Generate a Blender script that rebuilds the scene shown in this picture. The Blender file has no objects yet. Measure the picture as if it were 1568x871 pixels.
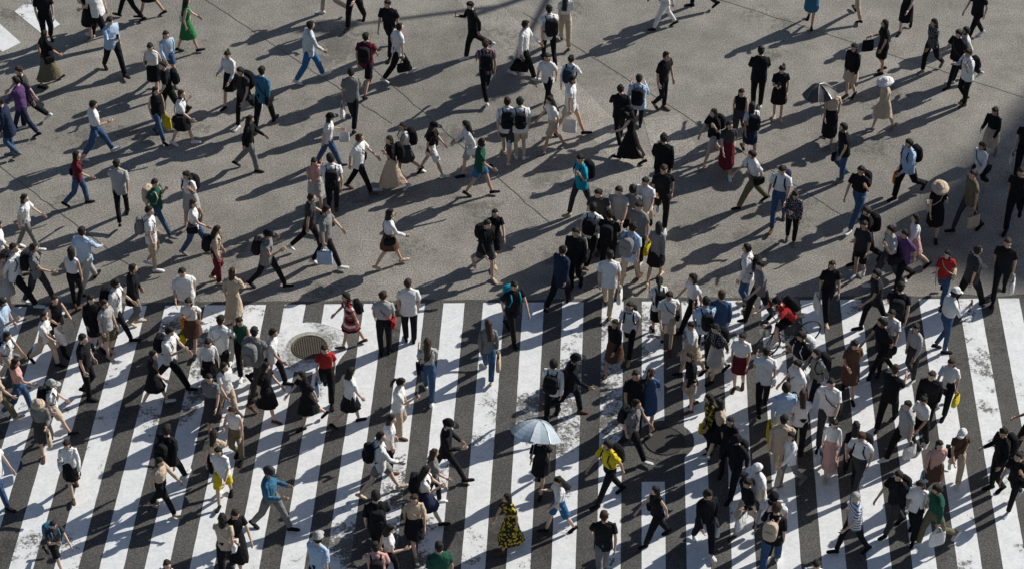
import bpy, math, random
import numpy as np
from mathutils import noise, Vector
R=random.Random(7)
sc=bpy.context.scene
rad=math.radians
# ---------------------------------------------------------------- survey of the place
CAM_H=33.0; PITCH=rad(40); FPX=3440.0
def G(x,y):
    u=x-784.0; w=435.5-y
    t=CAM_H/(FPX*math.sin(PITCH)-w*math.cos(PITCH))
    return np.array([u*t,(FPX*math.cos(PITCH)+w*math.sin(PITCH))*t,0.0])
SUN_EL=rad(31); SUN_AZ=np.array([0.85,0.53]); SUN_AZ/=np.linalg.norm(SUN_AZ)
# ---------------------------------------------------------------- materials
def newmat(name):
    m=bpy.data.materials.new(name); m.use_nodes=True
    nt=m.node_tree; b=nt.nodes['Principled BSDF']
    return m,nt,b
def N(nt,t,**k):
    n=nt.nodes.new(t)
    for a,v in k.items(): setattr(n,a,v)
    return n
def noise_n(nt,co,scale,detail=3,rough=.5):
    n=N(nt,'ShaderNodeTexNoise'); n.inputs['Scale'].default_value=scale; n.inputs['Detail'].default_value=detail
    n.inputs['Roughness'].default_value=rough
    nt.links.new(co,n.inputs['Vector']); return n.outputs['Fac']
def ramp(nt,fac,stops):
    r=N(nt,'ShaderNodeValToRGB'); e=r.color_ramp.elements
    while len(e)<len(stops): e.new(.5)
    for i,(p,c) in enumerate(stops):
        e[i].position=p; e[i].color=(c[0],c[1],c[2],1) if hasattr(c,'__len__') else (c,c,c,1)
    nt.links.new(fac,r.inputs['Fac']); return r.outputs['Color']
def mix(nt,fac,a,b,mode='MIX'):
    m=N(nt,'ShaderNodeMixRGB',blend_type=mode)
    for i,v in zip((0,1,2),(fac,a,b)):
        if isinstance(v,(int,float)): m.inputs[i].default_value=v if i==0 else (v,v,v,1)
        elif isinstance(v,(tuple,list)): m.inputs[i].default_value=(*v[:3],1)
        else: nt.links.new(v,m.inputs[i])
    return m.outputs[0]
def bump(nt,b,h,strength,dist):
    n=N(nt,'ShaderNodeBump'); n.inputs['Strength'].default_value=strength; n.inputs['Distance'].default_value=dist
    nt.links.new(h,n.inputs['Height']); nt.links.new(n.outputs[0],b.inputs['Normal'])
def coords(nt): return N(nt,'ShaderNodeTexCoord').outputs['Object']
def madd(nt,a,k,b):
    s=N(nt,'ShaderNodeMath',operation='MULTIPLY_ADD'); s.inputs[1].default_value=k
    nt.links.new(a,s.inputs[0]); nt.links.new(b,s.inputs[2]); return s.outputs[0]
def asphalt_color(nt,co,base):
    big=ramp(nt,noise_n(nt,co,.18,3,.6),[(.3,.78),(.7,1.16)])
    med=ramp(nt,noise_n(nt,co,1.3,5,.72),[(.3,.74),(.7,1.16)])
    fine=ramp(nt,noise_n(nt,co,30,2,.8),[(.30,.32),(.5,1.0),(.66,1.75)])
    c=mix(nt,1,base,big,'MULTIPLY'); c=mix(nt,1,c,med,'MULTIPLY'); c=mix(nt,1,c,fine,'MULTIPLY')
    return c
def asphalt(name,base,rough=.75):
    m,nt,b=newmat(name); co=coords(nt)
    c=asphalt_color(nt,co,base)
    sp=ramp(nt,madd(nt,noise_n(nt,co,6,3,.7),.5,noise_n(nt,co,.5,2,.5)),[(.86,1.0),(.95,.62)])
    nt.links.new(mix(nt,1,c,sp,'MULTIPLY'),b.inputs['Base Color'])
    b.inputs['Roughness'].default_value=rough; b.inputs['Specular IOR Level'].default_value=.3
    return m
MA=asphalt('asphalt_old',(.262,.246,.222))
MD=asphalt('asphalt_crosswalk',(.092,.089,.084))
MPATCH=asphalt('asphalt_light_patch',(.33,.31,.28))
def paint(name,lo,hi):
    m,nt,b=newmat(name); co=coords(nt)
    asp=asphalt_color(nt,co,(.15,.148,.142))
    n1=noise_n(nt,co,1.1,6,.72); n2=noise_n(nt,co,14,3,.75); n3=noise_n(nt,co,.22,1,.5)
    s2=madd(nt,n3,.8,madd(nt,n2,.45,n1))
    worn=ramp(nt,s2,[(lo/2,0.0),(hi/2,1.0)]); r_=worn.node
    h=N(nt,'ShaderNodeMath',operation='MULTIPLY'); h.inputs[1].default_value=.5
    nt.links.new(s2,h.inputs[0]); nt.links.new(h.outputs[0],r_.inputs['Fac'])
    tone=ramp(nt,noise_n(nt,co,3.5,3,.7),[(.3,(.74,.76,.78)),(.65,(.87,.885,.90))])
    tone=mix(nt,.3,tone,ramp(nt,n2,[(.3,.6),(.6,1.0)]),'MULTIPLY')
    nt.links.new(mix(nt,worn,tone,asp),b.inputs['Base Color'])
    b.inputs['Roughness'].default_value=.6
    return m
MP=paint('worn_white_paint',1.23,1.31)
COL=dict(w=(.80,.80,.79),k=(.013,.013,.016),n=(.02,.03,.065),g=(.2,.2,.2),l=(.42,.42,.41),d=(.05,.05,.055),b=(.42,.55,.72),
 t=(.01,.30,.42),T=(.05,.16,.26),G=(.02,.09,.06),r=(.40,.03,.03),y=(.72,.56,.03),e=(.55,.44,.33),p=(.6,.36,.33),u=(.12,.06,.17),m=(.13,.018,.03),
 o=(.11,.06,.04),j=(.05,.10,.20),J=(.04,.15,.33),O=(.75,.25,.03),h=(.16,.14,.09),v=(.03,.17,.06),c=(.03,.032,.036))
_mc={}
def cloth(key):
    if key in _mc: return _mc[key]
    m,nt,b=newmat('cloth_'+key); co=coords(nt)
    if key in COL:
        c=COL[key]
        col=mix(nt,noise_n(nt,co,7,2),tuple(x*.8 for x in c),tuple(min(.85,x*1.15) for x in c))
    else:
        sp=N(nt,'ShaderNodeSeparateXYZ'); nt.links.new(co,sp.inputs[0])
        def band(sock,k,th=0.0):
            a=N(nt,'ShaderNodeMath',operation='MULTIPLY'); a.inputs[1].default_value=k; nt.links.new(sock,a.inputs[0])
            s=N(nt,'ShaderNodeMath',operation='SINE'); nt.links.new(a.outputs[0],s.inputs[0])
            g=N(nt,'ShaderNodeMath',operation='GREATER_THAN'); g.inputs[1].default_value=th; nt.links.new(s.outputs[0],g.inputs[0]); return g.outputs[0]
        if key=='S': col=mix(nt,band(sp.outputs['Z'],100),(.7,.72,.75),(.12,.16,.28))
        elif key=='R': col=mix(nt,band(sp.outputs['Z'],45,.2),mix(nt,band(sp.outputs['Z'],22,.3),(.7,.68,.66),(.03,.02,.02)),(.42,.04,.04))
        elif key=='X':
            col=mix(nt,band(sp.outputs['Z'],70,.3),(.16,.06,.08),(.05,.06,.14)); col=mix(nt,band(sp.outputs['X'],80,.5),col,(.3,.26,.26))
        elif key=='F':
            v=N(nt,'ShaderNodeTexVoronoi'); v.inputs['Scale'].default_value=16; nt.links.new(co,v.inputs['Vector'])
            col=ramp(nt,v.outputs['Distance'],[(.38,(.6,.45,.04)),(.46,(.03,.03,.02))])
        elif key=='Q':
            v=N(nt,'ShaderNodeTexVoronoi'); v.inputs['Scale'].default_value=28; nt.links.new(co,v.inputs['Vector'])
            col=ramp(nt,v.outputs['Distance'],[(.3,(.3,.36,.42)),(.45,(.62,.66,.68))])
        else:
            v=N(nt,'ShaderNodeTexVoronoi'); v.inputs['Scale'].default_value=30; nt.links.new(co,v.inputs['Vector'])
            col=ramp(nt,v.outputs['Distance'],[(.3,(.35,.35,.36)),(.42,(.03,.03,.04))])
    nt.links.new(col,b.inputs['Base Color']); b.inputs['Roughness'].default_value=.9; b.inputs['Specular IOR Level'].default_value=.15
    bump(nt,b,noise_n(nt,co,11,2,.6),.9,.04)
    _mc[key]=m; return m
def simple(name,c,rough=.5,metal=0,var=.15,sc_=20):
    if name in _mc: return _mc[name]
    m,nt,b=newmat(name); co=coords(nt)
    nt.links.new(mix(nt,noise_n(nt,co,sc_,2),tuple(x*(1-var) for x in c),tuple(min(1,x*(1+var)) for x in c)),b.inputs['Base Color'])
    b.inputs['Roughness'].default_value=rough; b.inputs['Metallic'].default_value=metal
    _mc[name]=m; return m
def hairmat(name,c):
    m,nt,b=newmat(name); co=coords(nt)
    mp=N(nt,'ShaderNodeMapping'); mp.inputs['Scale'].default_value=(1,1,.25); nt.links.new(co,mp.inputs[0])
    n=noise_n(nt,mp.outputs[0],90,2,.7)
    nt.links.new(mix(nt,n,tuple(x*.5 for x in c),tuple(x*1.7 for x in c)),b.inputs['Base Color'])
    b.inputs['Roughness'].default_value=.62; b.inputs['Specular IOR Level'].default_value=.35; bump(nt,b,n,1,.02); return m
SKINS=[simple('skin_a',(.56,.36,.26),.5),simple('skin_b',(.50,.31,.21),.5),simple('skin_c',(.62,.43,.33),.5)]
HAIRS=dict(k=hairmat('hair_black',(.014,.011,.009)),b=hairmat('hair_brown',(.05,.026,.015)),g=hairmat('hair_grey',(.4,.4,.4)))
EYE=simple('eye_dark',(.03,.022,.018),.3); LIP=simple('lips',(.4,.14,.12),.4)
STEEL=simple('steel',(.35,.35,.36),.35,.9); IRON=simple('cast_iron',(.10,.085,.07),.55,.5); RUB=simple('rubber',(.02,.02,.02),.7)
# ---------------------------------------------------------------- mesh kit
class MB:
    def __init__(s): s.V=[];s.F=[];s.M=[];s.n=0
    def add(s,v,f,m):
        s.V.append(np.asarray(v,float)); n=s.n
        s.F.extend([tuple(i+n for i in q) for q in f]); s.M.extend([m]*len(f)) if isinstance(m,int) else s.M.extend(m)
        s.n+=len(v)
    def obj(s,name,mats,smooth=True):
        me=bpy.data.meshes.new(name); me.from_pydata(np.concatenate(s.V).tolist(),[],s.F)
        for m in mats: me.materials.append(m)
        me.polygons.foreach_set('material_index',s.M)
        if smooth: me.polygons.foreach_set('use_smooth',[True]*len(s.F))
        me.update(); o=bpy.data.objects.new(name,me); sc.collection.objects.link(o); return o
def nrm(v): v=np.asarray(v,float); return v/max(1e-9,np.linalg.norm(v))
def loft(mb,rings,m,c0=True,c1=True):
    k=len(rings); n=len(rings[0]); f=[]
    for i in range(k-1):
        for j in range(n):
            j2=(j+1)%n; f.append((i*n+j,i*n+j2,(i+1)*n+j2,(i+1)*n+j))
    V=list(np.concatenate(rings))
    if c0: V.append(rings[0].mean(0)); q=len(V)-1; f+=[(q,(j+1)%n,j) for j in range(n)]
    if c1: V.append(rings[-1].mean(0)); q=len(V)-1; b=(k-1)*n; f+=[(q,b+j,b+(j+1)%n) for j in range(n)]
    mb.add(V,f,m)
def ring(c,ax,ay,rx,ry,n=18,e=2.3,fold=0,ph=0,kf=7):
    t=np.arange(n)*2*math.pi/n; cs=np.cos(t); sn=np.sin(t)
    x=np.sign(cs)*np.abs(cs)**(2/e)*rx; y=np.sign(sn)*np.abs(sn)**(2/e)*ry
    k=1+fold*np.sin(kf*t+ph)+fold*.5*np.sin((kf+4)*t+2.3*ph)
    return np.asarray(c)+np.outer(x*k,ax)+np.outer(y*k,ay)
def tube(mb,P,r,m,n=8,c0=True,c1=True,fold=0,flat=1.0,ref=(1,0,0)):
    P=[np.asarray(p,float) for p in P]; rs=[]
    for i,p in enumerate(P):
        d=nrm(P[min(i+1,len(P)-1)]-P[max(i-1,0)])
        rf=np.array(ref,float)
        if abs(d@rf)>.95: rf=np.array((0,1,.1))
        a=nrm(rf-d*(d@rf)); b=np.cross(d,a)
        rr=r[i] if hasattr(r,'__len__') else r
        rs.append(ring(p,a,b,rr,rr*flat,n,2,fold,i*1.7,3))
    loft(mb,rs,m,c0,c1)
def sgrid(la,lo):
    th=np.linspace(0,math.pi,la)[1:-1]; D=[(0,0,1)]
    for t in th:
        for j in range(lo):
            p=2*math.pi*j/lo; D.append((math.sin(t)*math.cos(p),math.sin(t)*math.sin(p),math.cos(t)))
    D.append((0,0,-1)); D=np.array(D); f=[]; k=len(th)
    for j in range(lo): f.append((0,1+j,1+(j+1)%lo))
    for i in range(k-1):
        for j in range(lo):
            a=1+i*lo; f.append((a+j,a+lo+j,a+lo+(j+1)%lo,a+(j+1)%lo))
    q=len(D)-1; a=1+(k-1)*lo
    for j in range(lo): f.append((a+j,q,a+(j+1)%lo))
    return D,f
S_HI=sgrid(13,18); S_LO=sgrid(6,8); S_MD=sgrid(11,16)
def ell(mb,c,r,m,A=np.eye(3),g=S_LO,e=2.0):
    D,f=g; X=D.copy()
    if e!=2.0:
        X=np.sign(X)*np.abs(X)**(2/e); X/= np.maximum(1e-9,(np.abs(X)**e).sum(1)**(1/e))[:,None]
    mb.add(np.asarray(c)+(X*np.asarray(r))@A,f,m)
# head (local, centre of skull, facing +Y)
def head_parts():
    mb=MB(); D,f=S_HI; X=D*np.array((.074,.094,.115))
    z=D[:,2]; lo=np.clip(-z-.1,0,1)
    X[:,0]*=1-.38*lo; X[:,1]+=np.where(D[:,1]>0,.012*lo,-.0); X[:,1]*=np.where((D[:,1]<0)&(z<-.2),.8,1)
    ey=(np.exp(-((np.abs(D[:,0])-.42)**2)/.02-((z-.05)**2)/.03))*(D[:,1]>0); X[:,1]-=ey*.007
    mb.add(X,f,0)
    mb.add([(-.014,.085,-.03),(.014,.085,-.03),(.0,.118,-.026),(-.006,.09,.018),(.006,.09,.018),(0,.09,-.04)],[(0,2,3),(2,4,3),(1,4,2),(0,5,2),(5,1,2)],0)
    for s in (-1,1):
        ell(mb,(s*.076,-.005,-.01),(.009,.018,.030),0); ell(mb,(s*.030,.082,.004),(.009,.005,.004),2)
        ell(mb,(s*.031,.086,.021),(.013,.004,.002),1)
    ell(mb,(0,.087,-.058),(.019,.007,.006),3)
    return np.concatenate(mb.V),mb.F,mb.M
HEAD=head_parts()
def hair_parts(kind,rr):
    mb=MB(); D,f=S_HI; x,y,z=D.T
    face=(y>.30)&(z<.55)
    X=D*np.array((.086,.106,.128))
    if kind in('short','short2','short3','pony','bun'):
        low=(z<-.42)|((z<-.1)&(y>.0))
        if kind=='short2': low=(z<-.2)|((z<.05)&(y>-.1)); X[:,2]*=1.03
        if kind=='short3': X*=1.06
        k=np.where(face|low,.80,1.0)
        X=X*k[:,None]
    else:
        L={'bob':.17,'long':.40,'mid':.28}[kind]
        dn=z<0; rxy=np.sqrt(x*x+y*y)+1e-6
        s=np.where(dn,np.maximum(rxy,.80 if kind!='bob' else .95)/rxy,1)
        s=np.where(z<-.999,0,s)
        X[:,0]*=s*np.where(dn,1.0,1); X[:,1]=np.where(dn,X[:,1]*s-.02*(-z)-(.03 if kind=='long' else 0)*(-z),X[:,1])
        X[:,2]=np.where(dn,z*L,X[:,2])
        X[:,0]*=1+.10*np.sin(9*np.arctan2(y,x))*np.where(dn,1,0)
        X[:,2]*=1+.10*np.sin(7*np.arctan2(y,x)+rr)*np.where(dn,1,0)
        fr=dn&(y>.30)
        X[fr,1]*=.1; X[fr&(z>-.6),:]*=.75
        X[face&~dn]*=.80
    X=X*(1+.10*np.array([noise.noise(Vector(tuple(d*5+rr))) for d in D])*(z>-.3))[:,None]
    mb.add(X,f,1)
    rq=random.Random(int(rr*10))
    for i in range(16):
        a=rq.uniform(0,6.28); zz=rq.uniform(.25,.95)
        if math.sin(a)>.3 and zz<.7: continue
        q=math.sqrt(1-zz*zz); c=np.array((math.cos(a)*q*.084,math.sin(a)*q*.102,zz*.124)); d=nrm(np.array((math.cos(a),math.sin(a),.1)))
        tube(mb,[c*.9,c*1.03+d*.006-np.array((0,0,.004)),c*1.03+d*.022-np.array((0,0,.022))],[.018,.014,.003],1,5)
    if kind=='pony': tube(mb,[(0,-.09,.04),(0,-.14,.03),(0,-.155,-.06),(0,-.14,-.17),(0,-.13,-.22)],[.02,.03,.035,.028,.008],1,8)
    if kind=='bun': ell(mb,(0,-.105,.06),(.04,.04,.04),1)
    return np.concatenate(mb.V),mb.F,mb.M
HAIR={k:hair_parts(k,i*3.1+1) for i,k in enumerate(['short','bob','mid','long','pony','bun','short2','short3'])}
def hat_parts(kind):
    mb=MB(); D,f=S_MD
    X=D*np.array((.094,.116,.134)); X[D[:,2]<.15]*=np.array((1.0,1.0,0)); X[:,2]=np.maximum(X[:,2],.03)
    mb.add(X,f,6)
    I=np.eye(3)
    if kind=='cap':
        rs=[ring((0,.03,.045),I[0],I[1],.085,.10,16),ring((0,.09,.040),I[0],I[1],.08,.115,16),ring((0,.09,.033),I[0],I[1],.08,.115,16)]
    else:
        w=.20 if kind=='sun' else .15
        rs=[ring((0,0,.06),I[0],I[1],.095,.112,18),ring((0,0,.03),I[0],I[1],w*.8,w*.9,18,2,.02),ring((0,0,.0),I[0],I[1],w,w*1.1,18,2,.03),ring((0,0,.018),I[0],I[1],w*.8,w*.88,18,2)]
    loft(mb,rs,6,False,False)
    return np.concatenate(mb.V),mb.F,mb.M
HATS={k:hat_parts(k) for k in('cap','sun','bucket')}
# hand (origin wrist, fingers along +Z(dir), palm normal +Y, thumb +X)
def hand_parts():
    mb=MB(); I=np.eye(3)
    loft(mb,[ring((0,0,-.01),I[0],I[1],.024,.017,8),ring((.002,0,.03),I[0],I[1],.036,.015,8),ring((0,0,.075),I[0],I[1],.040,.013,8),ring((0,0,.092),I[0],I[1],.037,.010,8)],0)
    for x,l in((.029,.066),(.010,.076),(-.010,.071),(-.028,.055)):
        tube(mb,[(x,0,.08),(x*1.05,.004,.09+l*.4),(x*1.05,.018,.09+l*.75),(x,.034,.088+l*.92)],[.0095,.009,.0085,.006],0,6)
    tube(mb,[(.025,.004,.02),(.046,.010,.045),(.054,.018,.07),(.052,.026,.09)],[.013,.012,.010,.007],0,6)
    return np.concatenate(mb.V),mb.F,mb.M
HAND=hand_parts()
def shoe_parts():
    mb=MB(); I=np.eye(3)
    prof=[(-.075,.022,.045),(-.06,.034,.075),(-.02,.036,.085),(.03,.036,.075),(.09,.043,.052),(.14,.045,.04),(.175,.036,.032),(.195,.015,.018)]
    loft(mb,[ring((0,y,-.08+h/2),I[0],I[2],w,h/2,12,3.0) for y,w,h in prof],4)
    return np.concatenate(mb.V),mb.F
SHOE=shoe_parts()
def rotx(a): c,s=math.cos(a),math.sin(a); return np.array([[1,0,0],[0,c,-s],[0,s,c]])
def rotz(a): c,s=math.cos(a),math.sin(a); return np.array([[c,-s,0],[s,c,0],[0,0,1]])
# ---------------------------------------------------------------- pose
ARMS={'ph':(25,95,.35,.05),'st':(5,142,.05,.25),'bg':(-4,6,0,.18),'cr':(8,82,.15,.12),'um':(38,92,.15,.1),'hb':(58,18,.0,.25),'up':(60,95,.5,.3)}
def pose(p):
    J={}; r=p['rng']; lean=p['lean']
    pel=np.array((0,0,.93)); u=np.array((0,math.sin(lean),math.cos(lean))); v=np.array((0,math.cos(lean),-math.sin(lean)))
    J['pelvis']=pel; J['waist']=pel+u*.14; J['chest']=pel+u*.34; J['nb']=pel+u*.50
    tw=p['tw']; A=rotz(tw); J['u'],J['v'],J['A']=u,A@v,A
    J['ax']=A@np.array((1,0,0))
    J['hc']=J['nb']+u*.155+v*.02; J['neck']=J['nb']+u*.06
    hip=p['hipw']
    for s,n in((-1,'L'),(1,'R')):
        th,kn,fp=p['leg'+n]
        h=pel+rotz(-tw)@np.array((s*hip,0,-.03))
        k=h+.43*np.array((s*.03,math.sin(th),-math.cos(th))); a=k+.42*np.array((-s*.03,math.sin(th-kn),-math.cos(th-kn)))
        J['hip'+n],J['knee'+n],J['ank'+n],J['fp'+n]=h,k,a,fp
        al,be,inn,out=p['arm'+n]
        sh=J['nb']-u*.045+A@np.array((s*p['shw'],0,0))
        d1=A@nrm((s*math.sin(out),math.sin(al),-math.cos(al))); e=sh+d1*.285
        d2=A@nrm((-s*inn,math.sin(al+be),-math.cos(al+be))); w=e+d2*.245
        J['sh'+n],J['elb'+n],J['wri'+n],J['fd'+n]=sh,e,w,d2
    if not p.get('nofloor'):
        lo=9
        for n in'LR':
            Rr=rotx(J['fp'+n])
            for q in((0,-.07,-.08),(0,.15,-.08)): lo=min(lo,(J['ank'+n]+Rr@np.array(q))[2])
        for k in J:
            if k[:2] not in('u','v','A','ax','fp','fd') and isinstance(J[k],np.ndarray) and J[k].shape==(3,): J[k]=J[k]-np.array((0,0,lo))
    return J
SK=[('pelvis',None,.10,'t'),('waist','pelvis',.085,'t'),('chest','waist',.10,'t'),('nb','chest',.055,'t'),('neck','nb',.046,'s'),('hc','neck',.05,'s')]
for n in'LR':
    SK+=[('hip'+n,'pelvis',.08,'l'),('tm'+n,'hip'+n,.072,'l'),('knee'+n,'tm'+n,.05,'l'),('cm'+n,'knee'+n,.050,'l'),('ank'+n,'cm'+n,.034,'l'),
         ('sh'+n,'nb',.040,'t'),('um'+n,'sh'+n,.041,'a'),('elb'+n,'um'+n,.034,'a'),('fm'+n,'elb'+n,.033,'a'),('wri'+n,'fm'+n,.022,'a')]
SKI={s[0]:i for i,s in enumerate(SK)}
def skin_obj(J):
    J=dict(J)
    for n in'LR':
        J['tm'+n]=(J['hip'+n]+J['knee'+n])/2; J['cm'+n]=J['knee'+n]*.62+J['ank'+n]*.38+np.array((0,-.015,0))
        J['um'+n]=(J['sh'+n]+J['elb'+n])/2; J['fm'+n]=J['elb'+n]*.6+J['wri'+n]*.4
    V=[tuple(J[s[0]]) for s in SK]; E=[(SKI[s[1]],i) for i,s in enumerate(SK) if s[1]]
    me=bpy.data.meshes.new('tmp'); me.from_pydata(V,E,[]); o=bpy.data.objects.new('tmp',me); sc.collection.objects.link(o)
    o.modifiers.new('s','SKIN'); sv=me.skin_vertices[0].data
    for i,s in enumerate(SK): sv[i].radius=(s[2],s[2]); sv[i].use_root=(i==0)
    m=o.modifiers.new('d','SUBSURF'); m.levels=1
    return o,np.array(V),E
# ---------------------------------------------------------------- people table
# x y sex heading top bottom extras
T="""
75 66 m 300 k kP
78 130 w 20 k hL lh
140 60 w 200 k kD lh
156 64 m 170 w kP
177 113 m 300 b kP ls ph
200 30 m 180 k kP
232 26 w 180 g kK
290 80 w 10 v vD lh
240 148 w 250 w kK ph bob
262 128 w 280 b jS lh
246 214 w 320 k jP tote:y
262 180 m 200 k kP
282 222 w 345 w kK bob
476 124 m 5 Q JP
357 160 w 260 w kK
378 190 m 250 c kP bp:k
406 197 m 75 T kP
385 260 w 5 k gP lh
541 192 m 80 g kP tote:w
563 140 m 80 m kS
610 120 m 10 w kP bg:k
598 84 m 260 k kP
545 40 m 260 k kP
506 23 m 180 w eP
725 86 m 200 k kP ls ph
745 150 m 100 X kP bp:k
802 120 m 350 w kP bg:k ls
840 98 m 100 w kP bp:k
865 70 w 95 w eP
838 165 w 240 w kP
872 168 w 60 w eS
846 232 w 190 w eS lh
872 208 m 350 w lS
1012 168 m 320 k kP
975 205 m 80 b kP bp:k
948 218 m 100 k kP
965 248 w 170 k kL cap:k tote:w
1016 44 w 200 w wP
1070 12 m 180 w kP
1240 38 w 250 p TK
1312 27 m 100 w eP
1384 50 w 250 k kD lh
1158 166 m 80 k kP st cr
1190 182 w 270 k kD st ph
1348 112 w 200 k kK lh tote:k
1300 150 w 240 k eK lh
1350 200 w 215 e eD hat:w tote:w ls
1268 218 w 260 e kL lh
1287 276 m 200 k jP bg:k
1422 110 w 220 Z kP lh
1458 130 m 200 k kP
1490 62 m 210 k kP
1474 160 m 200 w kP bp:k
1470 125 m 180 w kP
1384 303 m 215 b kP ls bp:k tote:O
1512 246 w 250 k eK
1492 300 w 240 w kP lh ls
1562 272 m 240 k kP
1428 362 w 260 k kD hat:e
1478 354 m 210 h dP
1548 350 m 240 k kP
1528 456 m 245 k kP tote:w
1090 250 w 200 k lS bp:k lh
1111 266 w 260 d mL lh
1146 240 w 100 w nK bp:k
1150 315 m 190 w hP sb:k
1190 346 m 260 k jP
1210 372 w 270 Z kP bob
1310 345 m 220 k jP bp:k
1320 405 m 210 k kP bp:k
1314 424 w 250 c kS
889 328 m 225 t dP
1130 215 w 270 k dP
965 372 m 80 g kP
1012 345 m 265 k kP
915 376 m 250 d kP tote:e
930 415 m 90 k kP bp:k
976 402 m 240 g kP
1003 428 w 80 g kK ls
963 440 m 75 b eP bp:g
930 478 m 80 w eP
905 402 m 60 w kP bp:k
1012 300 m 90 k kP
985 362 m 260 w eP
945 372 m 250 l dP
858 468 m 60 n kP ls
881 442 m 250 k kP ls
757 400 w 280 k kD lh
744 424 m 300 k dS bp:k
597 408 w 15 w oK sb:k ls bob
412 440 m 350 g kP cap:k bp:k
335 432 w 0 e mP bp:k lh
478 386 m 10 d kP
502 409 m 0 g kP
486 322 w 280 p lK
512 332 m 90 w kP bp:k
552 294 m 345 k kP sb:k
505 254 w 0 w jP cap:k tote:w lh
602 292 w 200 k eL lh
622 270 w 200 w dK bp:k lh
662 268 w 340 k wS cap:k lh sb:k
735 299 m 350 G JS
720 268 w 190 w lS
776 242 m 95 w dS bp:k
796 243 m 100 w eS bp:k tote:b
152 240 m 20 w jP
48 192 m 200 d kP
20 240 m 185 n jP ls
40 204 m 160 u nP ls
125 314 w 10 m jP sb:k
190 335 m 90 k kP
245 360 m 350 G jP bp:e
297 345 w 250 w lK
302 388 w 350 w jP sb:k lh
46 382 w 355 w gP
238 412 m 355 w eS bp:g
210 496 m 5 k gP ls
137 440 m 70 b lP
120 470 w 80 w kP
62 462 m 350 g dP bp:k
14 470 w 340 e lD
32 466 m 0 w kP
8 430 m 10 w kP
290 496 m 260 w lP
299 536 w 270 w oK tote:y sb:O
362 500 w 60 e eD lh:b
540 530 w 200 R RK lh
590 541 m 85 l kP sb:r st
628 522 m 92 w kP st
657 608 w 85 l jP sb:k lh:b
786 521 m 300 k kP bp:t
748 576 w 80 g jP lh:b tote:e
503 612 w 260 r kP lh:b
474 651 w 200 k kD lh
539 650 w 10 w kK tote:w bob
412 641 w 345 k kD lh
375 570 w 280 G kP lh
345 582 m 60 w kP
325 600 w 290 w kK
395 600 m 60 g dP
420 590 m 350 w kP
330 656 w 280 g dD lh
350 640 w 300 w eP
366 705 w 260 w hP
138 608 m 5 k kP
76 560 w 330 w eP
95 536 w 320 k kP lh
150 536 w 300 k kK lh
184 520 m 350 w kP bp:k
170 545 w 320 l hS
240 620 w 5 k kK lh
266 592 m 350 w kP bp:k
72 692 w 280 g dD hat:e
88 665 w 10 w eS cap:l bp:k
36 632 w 0 p jP
4 650 m 10 e hP
14 548 m 350 b gP
20 590 w 350 w eP
115 755 w 285 w kK lh sb:w
90 868 m 330 d kS bp:T
252 784 w 350 e kP ls lh
265 750 m 60 k kP bp:k
345 768 w 270 w yS lh
335 745 w 90 e kK
418 810 m 345 T gP cap:d ls cr
366 866 w 300 k kL lh
350 880 w 100 e kP
268 942 w 270 w kP
492 918 m 80 b kP cap:l
612 668 w 350 w eP ph
597 722 w 10 w kP lh
583 756 m 5 w gS bp:k
684 736 m 5 k kP cap:k
652 802 w 0 w nK bp:k
636 842 w 280 e kK lh:b
664 772 w 350 g kP
580 852 m 100 k kP bp:k
598 892 w 10 w kP
580 925 m 90 p kP bp:k
675 928 m 90 G kP
782 840 w 200 F FL lh
856 814 w 205 w JS lh ph
828 748 w 250 k kK um:b
872 634 m 350 k kP cap:k sb:k
846 642 m 80 w kP bp:k
932 766 m 200 y kP bp:k
966 702 m 350 g kP bp:k
1004 828 w 200 k kP bob
1076 840 m 275 k kP ls
922 882 m 90 k gP
992 652 w 80 j jD ls
970 657 m 270 k kP
962 545 w 260 w kP bp:k
940 570 w 250 k oD ls lh
1006 512 w 100 w kK
1020 530 m 260 w eS sb:k
1058 574 w 200 w eK
1098 540 m 90 j kP
1094 580 w 200 Z lD lh
1075 548 m 100 k kP bp:k
1140 470 m 170 w jP bp:k
1160 490 m 200 g kP
1264 486 w 270 k kP tote:w lh
1394 412 w 190 w pK lh ls
1376 440 m 210 u kP
1356 440 m 200 l dP
1440 462 w 250 r jP sb:e lh
1442 537 m 15 w jP cap:w ph
1366 532 m 90 k kP bp:k
1354 560 m 250 w kP
1394 582 w 210 l dP ls
1345 580 m 200 k kP
1130 596 w 260 w mK
1056 628 w 200 k eS lh:b
1220 600 m 210 k wP bp:w
1166 625 m 80 w kP sb:w
1298 605 w 260 o oD lh
1262 672 m 250 w dP
1195 686 m 95 b wP tote:y ls
1215 640 m 210 w dP
1356 652 m 60 k kP
1445 632 w 230 w kP tote:y
1415 656 m 250 k kP
1380 702 m 210 l kP tote:w
1460 736 w 270 o eP cap:w
1425 757 w 260 p oK lh
1404 690 w 220 w kP
1085 692 w 200 F kP lh tote:y
1112 722 w 250 k kP lh
1122 757 m 230 k kP cap:k bp:k
1100 700 w 180 e kK
1190 732 m 80 e eP
1220 690 w 80 w kP tote:y
1268 722 w 260 w pL lh
1310 752 m 230 w dP bp:k
1300 735 w 90 k kP
1156 800 m 210 k wP cap:w
1180 842 m 220 w kP cap:k
1178 872 m 80 k jP bp:e
1140 815 w 230 k eS tote:w
1302 846 m 190 S kP hg
1396 822 w 250 w kP lh
1366 812 m 210 k dP bp:k
1424 834 m 200 G hP tote:w
1522 750 m 200 k kP bp:k
1546 778 w 230 k kP
1570 700 m 200 k kP
1240 950 m 250 k kP
1058 505 w 190 w kP
1335 505 m 200 c kP
2 772 m 350 w jP
1480 470 m 20 d kP
1205 745 w 200 w gP
1245 620 w 200 g kP
"""
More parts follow.
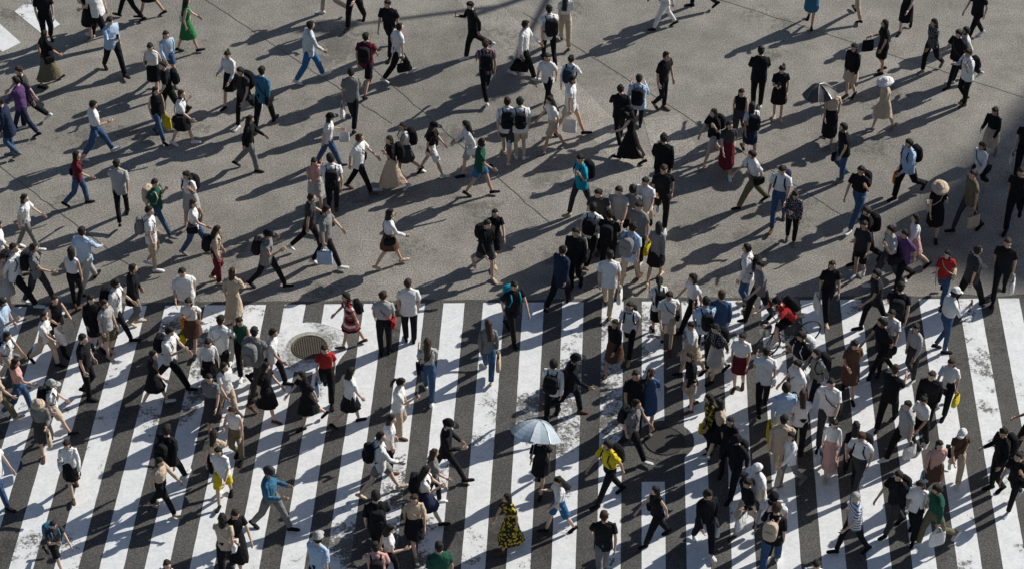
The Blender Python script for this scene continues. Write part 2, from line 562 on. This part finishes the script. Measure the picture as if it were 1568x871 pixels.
def amp_legs(r,ph,amp):
    d=rad
    if ph==0: a=(d(26)*amp,d(6),d(14)); b=(-d(20)*amp,d(14)*amp,-d(28)*amp)
    elif ph==1: a=(d(3),d(4),0.0); b=(d(14)*amp,d(52)*amp,-d(25)*amp)
    elif ph==2: a=(d(20)*amp,d(10),0.0); b=(-d(22)*amp,d(34)*amp,-d(45)*amp)
    else: a=(d(2),0.02,0.0); b=(-d(2),0.02,0.0)
    return a,b
people=[]
for ln in T.strip().splitlines():
    w=ln.split(); r=random.Random(int(w[0])*1000+int(w[1])); ex=w[6:]
    E={}
    for e in ex:
        k,_,v=e.partition(':'); E[k]=v
    fem=w[2]=='w'
    if not E.keys()&{'bp','sb','tote','bg','um','cr','ph','st'}:
        q=random.Random(int(w[0])*7+int(w[1])).random()
        if q<.16: E['sb']='koewk'[int(q*1000)%5]
        elif q<.28: E['tote']='weywb'[int(q*1000)%5]
        elif q<.36: E['bp']='kkgnk'[int(q*1000)%5]
    if w[4]=='k' and w[5][1]!='D' and (int(w[0])*13+int(w[1])*7)%9==0: w[4]='wlwb'[(int(w[0])+int(w[1]))%4]
    ph=3 if 'st' in E else r.choice([0,0,0,2,2,1])
    amp=r.uniform(.75,1.1)*(.85 if fem else 1)
    a,b=amp_legs(r,ph,amp); lead=r.choice('LR')
    p=dict(rng=r,lean=r.uniform(.02,.12),tw=0,hipw=.082 if fem else .085,shw=.150 if fem else .175,fem=fem)
    p['legL'],p['legR']=(a,b) if lead=='L' else (b,a)
    sg=1 if lead=='L' else -1
    p['tw']=sg*.14 if ph in(0,2) else 0
    sw=rad(r.uniform(15,32)) if ph!=3 else rad(3)
    p['armL']=(-sg*sw,rad(r.uniform(10,35)),.05,rad(10)); p['armR']=(sg*sw,rad(r.uniform(10,35)),.05,rad(10))
    if ph==1: p['armL']=(rad(5),rad(15),.05,rad(9)); p['armR']=(-rad(5),rad(15),.05,rad(9))
    def setarm(n,k):
        al,be,i,o=ARMS[k]; p['arm'+n]=(rad(al),rad(be),i,rad(8)+o*.3)
    p['hp']=r.uniform(-.05,.35); p['hy']=r.uniform(-.45,.45)
    if 'ph' in E: setarm('R','ph'); p['hp']=.5; p['phone']=1
    if 'um' in E: setarm('R','um')
    if 'cr' in E: setarm('L','cr'); setarm('R','cr')
    bagh='L' if 'ph' in E else r.choice('LR')
    if 'tote' in E or 'bg' in E:
        setarm(bagh,'bg' if r.random()<.65 or not fem else 'cr'); p['bagh']=bagh
    if ('bp' in E or 'sb' in E) and r.random()<.35 and 'tote' not in E: setarm('L','st')
    if not any(k in E for k in('ph','um','tote','cr','bg','st','sb')) and r.random()<.22: setarm('R',r.choice(['ph','cr'])); p['hp']=.4
    p.update(x=int(w[0]),y=int(w[1]),head=int(w[3])+r.uniform(-12,12),top=w[4],bot=w[5],E=E)
    p['H']=(r.uniform(.90,.97) if fem else r.uniform(.965,1.06))
    if (p['x'],p['y'])==(90,868): p['H']=.8
    people.append(p)
# the cyclist
cyc=dict(rng=random.Random(3),lean=.62,tw=0,hipw=.08,shw=.18,fem=False,x=1205,y=536,head=205,top='r',bot='kS',E={'cap':'k','bp':'k'},H=1.0,hp=-.2,hy=.2,nofloor=1,cyc=1)
cyc['legL']=(rad(72),rad(78),0.1); cyc['legR']=(rad(30),rad(32),-.1); cyc['armL']=(rad(62),rad(12),.05,rad(12)); cyc['armR']=cyc['armL']
people.append(cyc)
tmp=[]
for p in people:
    p['J']=pose(p); tmp.append(skin_obj(p['J']))
bpy.context.view_layer.update()
dg=bpy.context.evaluated_depsgraph_get()
for p,(o,V,E) in zip(people,tmp):
    me=o.evaluated_get(dg).to_mesh(); n=len(me.vertices); co=np.empty(n*3); me.vertices.foreach_get('co',co); co=co.reshape(-1,3)
    F=[tuple(q.vertices) for q in me.polygons]
    A=V[[e[0] for e in E]]; B=V[[e[1] for e in E]]; lab=[SK[e[1]][3] for e in E]
    cen=np.array([co[list(f)].mean(0) for f in F])
    AB=B-A; t=np.clip(((cen[:,None]-A)*AB).sum(2)/(AB*AB).sum(1),0,1); dd=np.linalg.norm(cen[:,None]-(A+AB*t[...,None]),axis=2)
    p['skin']=(co.copy(),F,[lab[i] for i in dd.argmin(1)])
for o,_,_ in tmp:
    m=o.data; bpy.data.objects.remove(o); bpy.data.meshes.remove(m)
# ---------------------------------------------------------------- dress people
def build(p):
    J=p['J']; r=p['rng']; mb=MB(); fem=p['fem']; E=p['E']
    u,v,ax=J['u'],J['v'],J['ax']; pel=J['pelvis']
    bot=p['bot'][-1]; ls='ls' in E
    slv=ls or (r.random()<.18)
    less=fem and not ls and r.random()<.2
    mm={'t':2,'s':0,'l':3 if bot=='P' else 0,'a':2 if slv else 0}
    co,F,L=p['skin']; mb.add(co,F,[mm[l] for l in L])
    # head
    Rh=rotz(p['hy'])@rotx(-p['hp'])
    hs=1.02
    for (hv,hf,hm) in [HEAD]: mb.add(hv@Rh.T*hs+J['hc'],hf,[{0:0,1:1,2:5,3:7}[k] for k in hm])
    hk=r.choice(['short','short2','short3'])
    if fem: hk=r.choice(['bob','mid','long','pony','bun','mid'])
    if 'lh' in E: hk=r.choice(['long','mid','long'])
    if 'bob' in E: hk='bob'
    hv,hf,hm=HAIR[hk]; mb.add(hv@Rh.T*hs+J['hc'],hf,1)
    hat=next((k for k in('cap','hat') if k in E),None)
    if hat:
        hv,hf,hm=HATS['cap' if hat=='cap' else r.choice(['sun','bucket'])]; mb.add(hv@Rh.T*hs*1.1+J['hc'],hf,6)
    # hands + shoes
    for s,n in((-1,'L'),(1,'R')):
        d=J['fd'+n]; pn=nrm(np.cross(d,v)*1.0) if abs(d@v)<.9 else nrm(np.cross(d,u))
        pn=pn if (pn@ax)*s<0 else -pn
        th=nrm(v-d*(d@v)) if abs(d@v)<.9 else nrm(u-d*(d@u))
        A=np.array([th,pn,d]); hv,hf,_=HAND; mb.add(hv@A+J['wri'+n],hf,0)
        sv,sf=SHOE; mb.add(sv@(rotz(-s*.12)@rotx(J['fp'+n])).T+J['ank'+n],sf,4)
    # top garment
    ff=r.uniform(.02,.04); ph=r.uniform(0,6); wd=r.uniform(.96,1.10)
    if fem: prof=[(-.10,.172,.125),(0,.165,.118),(.12,.138,.102),(.22,.143,.108),(.32,.158,.128),(.40,.163,.108),(.445,.158,.092),(.475,.120,.078),(.50,.078,.064),(.52,.055,.055)]
    else: prof=[(-.13,.188,.132),(0,.182,.126),(.12,.172,.118),(.24,.180,.122),(.35,.196,.128),(.42,.200,.114),(.455,.186,.098),(.485,.135,.082),(.51,.080,.070),(.525,.062,.060)]
    tuck=(bot in'KL' and r.random()<.6) or (bot=='P' and r.random()<.2) or bot=='D'
    if tuck: prof=[q for q in prof if q[0]>=.1]
    elif ls and r.random()<.5: prof=[(-.26,prof[0][1]*1.06,prof[0][2]*1.12)]+prof
    if p.get('cyc'): prof=prof[1:]
    rs=[]
    for h,a,b in prof:
        k=np.clip((.45-h)/.45,0,1.2); rs.append(ring(pel+u*h,ax,v,a*wd,b*wd,20,2.4,ff*k,ph+h*5))
    loft(mb,rs,2,False,True)
    if not less:
        for s,n in((-1,'L'),(1,'R')):
            sh,el,wr=J['sh'+n],J['elb'+n],J['wri'+n]; inn=sh-ax*s*.05-u*.012
            if slv: tube(mb,[inn,sh,(sh+el)/2,el,(el+wr)/2,wr],[.042,.057,.057,.050,.045,.036],2,10,fold=.05)
            else:
                q=r.uniform(.5,.8); tube(mb,[inn,sh,sh*(1-q*.6)+el*q*.6,sh*(1-q)+el*q],[.042,.057,.063,.068],2,10,True,False,fold=.05)
    # bottom
    legz=J['pelvis'][2]
    if bot in'PS':
        loft(mb,[ring(pel+np.array((0,0,h)),(1,0,0),(0,1,0),a,b,18) for h,a,b in((-.13,.10,.09),(-.07,.158,.118),(.0,.165,.118),(.09,.148,.108),(.12,.13,.095))],3)
        bag=r.uniform(.9,1.25) if bot=='P' else 1.15
        for n in'LR':
            h,k,a=J['hip'+n],J['knee'+n],J['ank'+n]; h0=h+np.array((0,0,.03))
            if bot=='P':
                ap=a*.93+k*.07
                tube(mb,[h0,h*.75+k*.25,h*.45+k*.55,k,k*.6+a*.4,ap],[.090,.092*min(bag,1.08),.078*bag,.064*bag,.060*bag,.052*bag],3,12,fold=.035)
            else:
                q=r.uniform(.55,.95); tube(mb,[h0,h*.7+k*.3,h*(1-q)+k*q],[.092,.098,.098],3,12,True,False,fold=.04)
    else:
        Lz={'K':.50,'L':.80,'D':.58}[bot]*r.uniform(.92,1.08)
        fl=r.uniform(.01,.05); rs=[]
        def legy(z):
            ys=[]
            for n in'LR':
                for q0,q1 in(('hip','knee'),('knee','ank')):
                    a,b=J[q0+n],J[q1+n]
                    if b[2]<=z<=a[2]: t=(a[2]-z)/max(1e-6,a[2]-b[2]); ys.append(a[1]*(1-t)+b[1]*t)
            return (min(ys),max(ys)) if ys else None
        last=(0,0)
        for i in range(9):
            t=i/8; h=.13-Lz*t; z=legz+h
            if h>-.05: c=pel+u*max(h,0)+np.array((0,0,min(h,0))); y0=y1=c[1]; cc=c
            else:
                g=legy(z) or last; last=g; y0,y1=g; cc=np.array((0,(y0+y1)/2,z))
            w=.135+.045*min(1,t*3)+fl*t
            rs.append(ring(cc,(1,0,0),(0,1,0),w,.098+.02*min(1,t*3)+fl*t*.7+(y1-y0)/2*.85,24,2.1,.05*t,ph+t,8))
        loft(mb,rs,3,True,False)
    skin=r.choice(SKINS); hc=E.get('lh') or ('g' if 'hg' in E else ('b' if r.random()<.12 else 'k'))
    if hc not in HAIRS: hc='k'
    bk=p['bot'][0]; shoe=cloth(r.choice(['k','k','k','w','w','o','e','g']) if fem or bk!='k' else r.choice(['k','k','k','w','o']))
    hatm=cloth(E.get('cap') or E.get('hat') or 'k')
    nm='cyclist' if p.get('cyc') else ('standing_' if 'st' in E else 'walking_')+('woman' if fem else 'man')
    if (p['x'],p['y'])==(90,868): nm='walking_child'
    o=mb.obj(nm,[skin,HAIRS[hc],cloth(p['top']),cloth(bk),shoe,EYE,hatm,LIP])
    kids=[]
    T_=lambda x,y,h: pel+ax*x+v*y+u*h
    Af=np.array([ax,v,u])
    if 'bp' in E:
        m=MB(); z=r.uniform(.9,1.1); ell(m,T_(0,-.215,.27),(.148*z,.095*z,.215*z),0,Af,S_MD,4.0); ell(m,T_(0,-.305,.20),(.10,.035,.10),0,Af,S_MD,4.0)
        for s in(-1,1): tube(m,[T_(s*.09,-.13,.42),T_(s*.10,-.04,.505),T_(s*.10,.08,.47),T_(s*.11,.145,.34),T_(s*.15,.10,.17),T_(s*.15,-.12,.10)],[.02]*6,0,6,flat=.4)
        tube(m,[T_(-.03,-.15,.47),T_(0,-.17,.52),T_(.03,-.15,.47)],.008,0,5)
        kids.append(m.obj('backpack',[cloth(E['bp'] or 'k')]))
    if 'sb' in E:
        m=MB(); s=r.choice((-1,1)); c=T_(s*.215,-.03,-.02); ell(m,c,(.05,.15,.11),0,Af,S_MD,4.0)
        ell(m,c+ax*s*.03+u*.05,(.03,.145,.06),0,Af,S_MD,4.0)
        tube(m,[T_(s*.21,.06,.06),T_(s*.10,.15,.20),T_(-s*.03,.155,.34),T_(-s*.10,.07,.475),T_(-s*.10,-.05,.485),T_(-s*.03,-.14,.34),T_(s*.10,-.15,.20),T_(s*.21,-.08,.06)],.011,0,6)
        kids.append(m.obj('shoulder_bag',[cloth(E['sb'] or 'k')]))
    if 'tote' in E or 'bg' in E:
        n=p['bagh']; h=J['wri'+n]+J['fd'+n]*.08; s=-1 if n=='L' else 1
        m=MB(); Z=np.array((0,0,1)); bx=np.array((0,1,0)); by=np.array((1,0,0)); c=h+by*s*.03
        w,hh=(.17,.34) if 'tote' in E else (.20,.28); k=r.uniform(.8,1.15); w*=k; hh*=k
        top=.14
        loft(m,[ring(c-Z*(top+hh*t_),bx,by,w*a,.055*b,18,3.5,.03*b,t_*4) for t_,a,b in((0,.96,.45),(.15,.97,.8),(.5,1,1.0),(.9,1.0,1.05),(1.0,.93,.9))],0,False,True)
        for q in(-.03,.03): tube(m,[c+by*q-Z*(top+.02)-bx*w*.5,c+by*q*.4-Z*.05-bx*w*.3,c+by*q*.2,c+by*q*.4-Z*.05+bx*w*.3,c+by*q-Z*(top+.02)+bx*w*.5],.007,0,5)
        kids.append(m.obj('shopping_bag' if 'tote' in E else 'briefcase',[cloth(E.get('tote') or E.get('bg') or 'k')]))
    if p.get('phone'):
        m=MB(); h=J['wriR']+J['fdR']*.11; ell(m,h+np.array((0,.0,.04)),(.038,.008,.075),0,np.eye(3),S_MD,6); kids.append(m.obj('mobile_phone',[simple('phone_black',(.02,.02,.02),.2)]))
    for k in kids: k.parent=o
    g=G(p['x'],p['y']); o.location=g; o.rotation_euler=(0,0,rad(p['head']-90)); o.scale=(p['H'],)*3
    return o,J
def umbrella(hand,top,Rr,mat,person,name='umbrella'):
    m=MB(); d=nrm(top-hand); a=nrm(np.cross(d,(0,1,.01))); b=np.cross(d,a); n=32; rs=[]
    for t in np.linspace(.02,1,8):
        tt=np.arange(n)*2*math.pi/n; sc_=np.abs(np.sin(tt*4)); k=1-.09*t*sc_**1.3
        zz=.30*Rr/.5*(1-t**2.0)-.02-.035*sc_*t
        rs.append(top+np.outer(np.cos(tt)*k*Rr*t,a)+np.outer(np.sin(tt)*k*Rr*t,b)+np.outer(zz-.26,d))
    loft(m,rs,0,True,False)
    m.M=[0]*len(m.F)
    for i in range(8):
        an=i*math.pi/4; e=math.cos(an)*a+math.sin(an)*b
        tube(m,[top+e*Rr*t+d*(.30*Rr/.5*(1-t*t)-.272) for t in(.02,.35,.7,.99)],.006,1,4)
    tube(m,[hand-d*.14,hand-d*.05,hand,top-d*.0,top+d*.08],[.014,.014,.007,.006,.004],1,8)
    o=m.obj(name,[mat,STEEL],False); o.location=person.location; o.rotation_euler=person.rotation_euler; o.scale=person.scale; return o
def umb_mat(c,nm):
    m,nt,b=newmat(nm); co=coords(nt)
    nt.links.new(mix(nt,noise_n(nt,co,5,3),tuple(x*.9 for x in c),c),b.inputs['Base Color']); b.inputs['Roughness'].default_value=.6; return m
UB=umb_mat((.42,.50,.58),'umbrella_fabric_blue'); UK=umb_mat((.07,.06,.06),'umbrella_fabric_black')
for p in people:
    o,J=build(p)
    if 'um' in p['E']:
        h=J['wriR']+J['fdR']*.08; umbrella(h,np.array((.05,.06,2.10)),.60,UB,o)
    if (p['x'],p['y'])==(1268,218):
        umbrella(np.array((.25,.3,1.15)),np.array((.38,.2,1.92)),.46,UK,o)
    if p.get('cyc'): CYC=o
# ---------------------------------------------------------------- bicycle
def bicycle(loc,head):
    m=MB()
    def wheel(y):
        n=32; rs=[]
        for i in range(n+1):
            a=2*math.pi*i/n; c=np.array((0,y+math.cos(a)*.32,.335+math.sin(a)*.32)); e=np.array((0,math.cos(a),math.sin(a)))
            rs.append(ring(c,(1,0,0),e,.016,.018,8))
        loft(m,rs,1,False,False)
        for i in range(14):
            a=2*math.pi*i/14; tube(m,[(0,y,.335),(0,y+math.cos(a)*.31,.335+math.sin(a)*.31)],.0022,0,4)
        tube(m,[(-.05,y,.335),(.05,y,.335)],.02,0,8)
    wheel(-.5); wheel(.52)
    bb=(0,-.08,.30); st=(0,-.22,.78); hd=(0,.36,.82); hb=(0,.38,.70)
    for a,b,r_ in((bb,st,.016),(st,hd,.015),(bb,hb,.018),(st,(.03,-.5,.335),.009),(st,(-.03,-.5,.335),.009),(bb,(.03,-.5,.335),.010),(bb,(-.03,-.5,.335),.010),(hb,(.04,.52,.335),.012),(hb,(-.04,.52,.335),.012),(hb,(0,.34,.98),.014),(st,(0,-.24,.88),.012)): tube(m,[a,b],r_,2,8)
    tube(m,[(-.28,.26,1.0),(-.15,.36,1.0),(0,.35,.99),(.15,.36,1.0),(.28,.26,1.0)],.012,2,8)
    for s in(-1,1): tube(m,[(s*.28,.27,1.0),(s*.285,.16,1.0)],.017,1,8)
    ell(m,(0,-.25,.91),(.08,.14,.03),1,np.eye(3),S_MD,2.6)
    for s in(-1,1): tube(m,[bb,(s*.07,-.08+s*.12,.30-s*.11)],.01,0,6); ell(m,(s*.11,-.08+s*.12,.30-s*.11),(.05,.04,.01),1,np.eye(3),S_MD,4)
    tube(m,[(-.02,-.08,.30),(.02,-.08,.30)],.09,0,16)
    loft(m,[ring((0,.62,z),(1,0,0),(0,1,0),.15*k,.11*k,16,4) for z,k in((.72,.85),(.98,1.0))],0,True,False)
    o=m.obj('bicycle',[STEEL,RUB,simple('bike_paint',(.03,.03,.035),.3)]); o.location=loc; o.rotation_euler=(0,0,rad(head-90)); return o
bicycle(G(1205,536),205)
CYC.location.z=.08
# ---------------------------------------------------------------- ground, markings
def sheet(name,pts,z,mat):
    me=bpy.data.meshes.new(name); me.from_pydata([(p[0],p[1],z) for p in pts],[],[tuple(range(len(pts)))]); me.materials.append(mat)
    o=bpy.data.objects.new(name,me); sc.collection.objects.link(o); return o
sheet('ground',[(-600,-300),(600,-300),(600,1500),(-600,1500)],0,MA)
az=rad(2.56); SD=np.array((math.sin(az),math.cos(az),0))
A=G(253,468); B=G(1528,457); st=(B-A)/21
top0=A-st*14+SD*.0; top1=B+st*14
pts=[]
for i in range(121):
    q=top0+(top1-top0)*i/120+SD*(.12+.10*noise.noise(Vector((i*.45,3,0)))); pts.append(q)
sheet('crosswalk_asphalt',pts+[top1-SD*16,top0-SD*16],.004,MD)
me=bpy.data.meshes.new('crosswalk_stripes'); V=[];F=[]
for i in range(-12,34):
    a=A+st*i; b=a+st*.535
    if i==12: segs=[(0,4.65),(5.75,15)]
    else: segs=[(0,15)]
    for s0,s1 in segs:
        n=max(2,int((s1-s0)/.12)); base=len(V)
        for k in range(n+1):
            t=s0+(s1-s0)*k/n; j1=noise.noise(Vector((i*3.1,t*3,0)))*.007; j2=noise.noise(Vector((i*3.1,t*3,9)))*.007
            for q,jj in((a,j1),(b,j2)):
                pnt=q-SD*t; V.append((pnt[0]+jj,pnt[1],.008))
        F+=[(base+2*k,base+2*k+2,base+2*k+3,base+2*k+1) for k in range(n)]
me.from_pydata(V,[],F); me.materials.append(MP); me.update()
o=bpy.data.objects.new('crosswalk_stripes',me); sc.collection.objects.link(o)
me=bpy.data.meshes.new('far_crosswalk_stripes'); V=[];F=[]
for q in([(22,18),(50,-2),(92,38),(66,54)],[(-34,50),(-6,32),(32,66),(4,80)],[(72,-48),(98,-64),(140,-30),(114,-14)]):
    b=len(V); V+=[tuple(G(*p)+np.array((0,0,.006))) for p in q]; F.append((b,b+1,b+2,b+3))
me.from_pydata(V,[],F); me.materials.append(MP); o=bpy.data.objects.new('crosswalk_stripes',me); sc.collection.objects.link(o)
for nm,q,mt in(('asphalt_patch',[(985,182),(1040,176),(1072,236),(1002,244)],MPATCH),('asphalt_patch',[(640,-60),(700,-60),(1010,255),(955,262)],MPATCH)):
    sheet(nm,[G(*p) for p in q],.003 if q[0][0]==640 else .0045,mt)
# expansion seams (thin sealed cuts)
seam=simple('sealant',(.09,.09,.085),.5); V=[];F=[]
for p,q in(((560,95),(845,345)),((-20,240),(215,420)),((800,20),(1290,330)),((1010,-30),(1568,150)),((300,-10),(600,190))):
    a,b=G(*p),G(*q); d=nrm(b-a); nn=np.array((-d[1],d[0],0)); k=40; base=len(V)
    for i in range(k+1):
        c=a+(b-a)*i/k+nn*noise.noise(Vector((i*.5,p[0],0)))*.05; V+=[tuple(c+nn*.008+(0,0,.006)),tuple(c-nn*.008+(0,0,.006))]
    F+=[(base+2*i,base+2*i+1,base+2*i+3,base+2*i+2) for i in range(k)]
me=bpy.data.meshes.new('road_seams'); me.from_pydata(V,[],F); me.materials.append(seam); o=bpy.data.objects.new('road_seams',me); sc.collection.objects.link(o)
# manholes
def disc_pts(c,r,n=40,j=0): return [(c[0]+math.cos(2*math.pi*i/n)*r*(1+j*noise.noise(Vector((math.cos(2*math.pi*i/n)*2,math.sin(2*math.pi*i/n)*2,c[0])))),c[1]+math.sin(2*math.pi*i/n)*r*(1+j*noise.noise(Vector((math.cos(2*math.pi*i/n)*2,math.sin(2*math.pi*i/n)*2,c[0]))))) for i in range(n)]
c=G(474,532)
conc=asphalt('concrete_surround',(.34,.33,.30))
sheet('manhole_surround',disc_pts(c,.85,40,.12),.012,paint('paint_over_concrete',1.08,1.26)); sheet('manhole_surround',disc_pts(c,.52,40,.03),.0155,conc)
def manhole(c,R_,grid=True):
    m=MB(); I=np.eye(3)
    loft(m,[ring((0,0,0),I[0],I[1],R_*1.07,R_*1.07,40,2),ring((0,0,.012),I[0],I[1],R_*1.07,R_*1.07,40,2),ring((0,0,.012),I[0],I[1],R_,R_,40,2),ring((0,0,.004),I[0],I[1],R_*.98,R_*.98,40,2)],0,False,True)
    k=9
    for i in range(-k,k+1):
        x=i*R_/k*.93; h=math.sqrt(max(0,(R_*.94)**2-x*x))
        if h>.03 and grid:
            for A_,B_ in(((x,-h),(x,h)),((-h,x),(h,x))):
                tube(m,[(A_[0],A_[1],.008),(B_[0],B_[1],.008)],.007,0,4)
    o=m.obj('manhole_cover',[IRON],False); o.location=(c[0],c[1],.017); return o
manhole(c,.37)
c2=G(1018,675); sheet('manhole_surround',disc_pts(c2,.62,40,.05),.012,MD); manhole(c2,.40,False).data.materials[0]=simple('iron_dark',(.045,.045,.045),.7,.2)
# ---------------------------------------------------------------- office building beyond the right edge (casts the big soft shadow)
def office():
    Hb=48.0; off=np.array((*SUN_AZ,0))*Hb/math.tan(SUN_EL)
    C=G(1330,390); e1=nrm(G(1568,150)-C); e2=nrm(G(1568,450)-C)
    P=[C+off,C+off+e2*22,C+off+e2*22+e1*22,C+off+e1*22]
    root=bpy.data.objects.new('office_building',None); sc.collection.objects.link(root)
    m=MB(); V=[(*p[:2],z) for z in(0,Hb) for p in P]; m.add(V,[(0,1,5,4),(1,2,6,5),(2,3,7,6),(3,0,4,7),(4,5,6,7)],0); o=m.obj('walls',[simple('concrete_panel',(.38,.36,.33),.8)],False); o.parent=root
    m=MB()
    for i in range(4):
        a,b=P[i],P[(i+1)%4]; d=nrm(b-a); L=np.linalg.norm(b-a); nn=np.array((d[1],-d[0],0))
        for fz in range(13):
            for k in range(7):
                c=a+d*(L*(k+.5)/7)+nn*.01; z=1.0+fz*3.6; w=L/7*.38
                q=[c-d*w,c+d*w]; m.add([(*q[0][:2],z),(*q[1][:2],z),(*q[1][:2],z+2.2),(*q[0][:2],z+2.2)],[(0,1,2,3)],0)
    o=m.obj('windows',[simple('window_glass',(.05,.07,.09),.1)],False); o.parent=root
office()
# traffic signal mast beyond the top edge
def mast():
    tgt=G(680,48); h=9.0; off=np.array((*SUN_AZ,0))*h/math.tan(SUN_EL); b=tgt+off
    m=MB()
    a1=b+np.array((1.5,1.2,0)); 
    tube(m,[a1,a1+(0,0,9.6)],[.14,.10],0,10); tube(m,[a1+(0,0,9),a1+(-5,-1.0,9.3)],[.08,.05],0,8); tube(m,[a1+(0,0,8),a1+(-1.2,-5,8.3)],[.08,.05],0,8)
    for c,ax in((a1+(-4.4,-.9,9.1),(1,0,0)),(a1+(-1.1,-4.3,8.1),(0,1,0))):
        I=np.eye(3); ell(m,c,(.6,.15,.22) if ax[0] else (.15,.6,.22),0,I,S_MD,6)
        for k in(-.38,0,.38): 
            q=c+np.array(ax)*k; tube(m,[q,q+np.array((ax[1],-ax[0],0))*.25],.13,0,10)
    m.obj('traffic_signal',[simple('signal_grey',(.3,.3,.29),.5)])
mast()
# ---------------------------------------------------------------- light, camera
w=bpy.data.worlds.new('World'); sc.world=w; w.use_nodes=True; nt=w.node_tree
sky=nt.nodes.new('ShaderNodeTexSky'); sky.sky_type='NISHITA'; sky.sun_disc=False; sky.sun_elevation=SUN_EL
sky.sun_rotation=math.atan2(SUN_AZ[0],SUN_AZ[1])
nt.links.new(sky.outputs[0],nt.nodes['Background'].inputs[0]); nt.nodes['Background'].inputs[1].default_value=.065
L=bpy.data.lights.new('sun','SUN'); L.energy=5; L.angle=rad(.5); L.color=(1,.955,.87)
lo=bpy.data.objects.new('sun',L); sc.collection.objects.link(lo)
sd=Vector((SUN_AZ[0]*math.cos(SUN_EL),SUN_AZ[1]*math.cos(SUN_EL),math.sin(SUN_EL)))
lo.rotation_euler=sd.to_track_quat('Z','Y').to_euler()
cam=bpy.data.cameras.new('camera'); co=bpy.data.objects.new('camera',cam); sc.collection.objects.link(co); sc.camera=co
co.location=(0,0,CAM_H); co.rotation_euler=(rad(90)-PITCH,0,0); cam.sensor_width=36; cam.lens=36*FPX/1568; cam.clip_end=3000
sc.view_settings.view_transform='Standard'
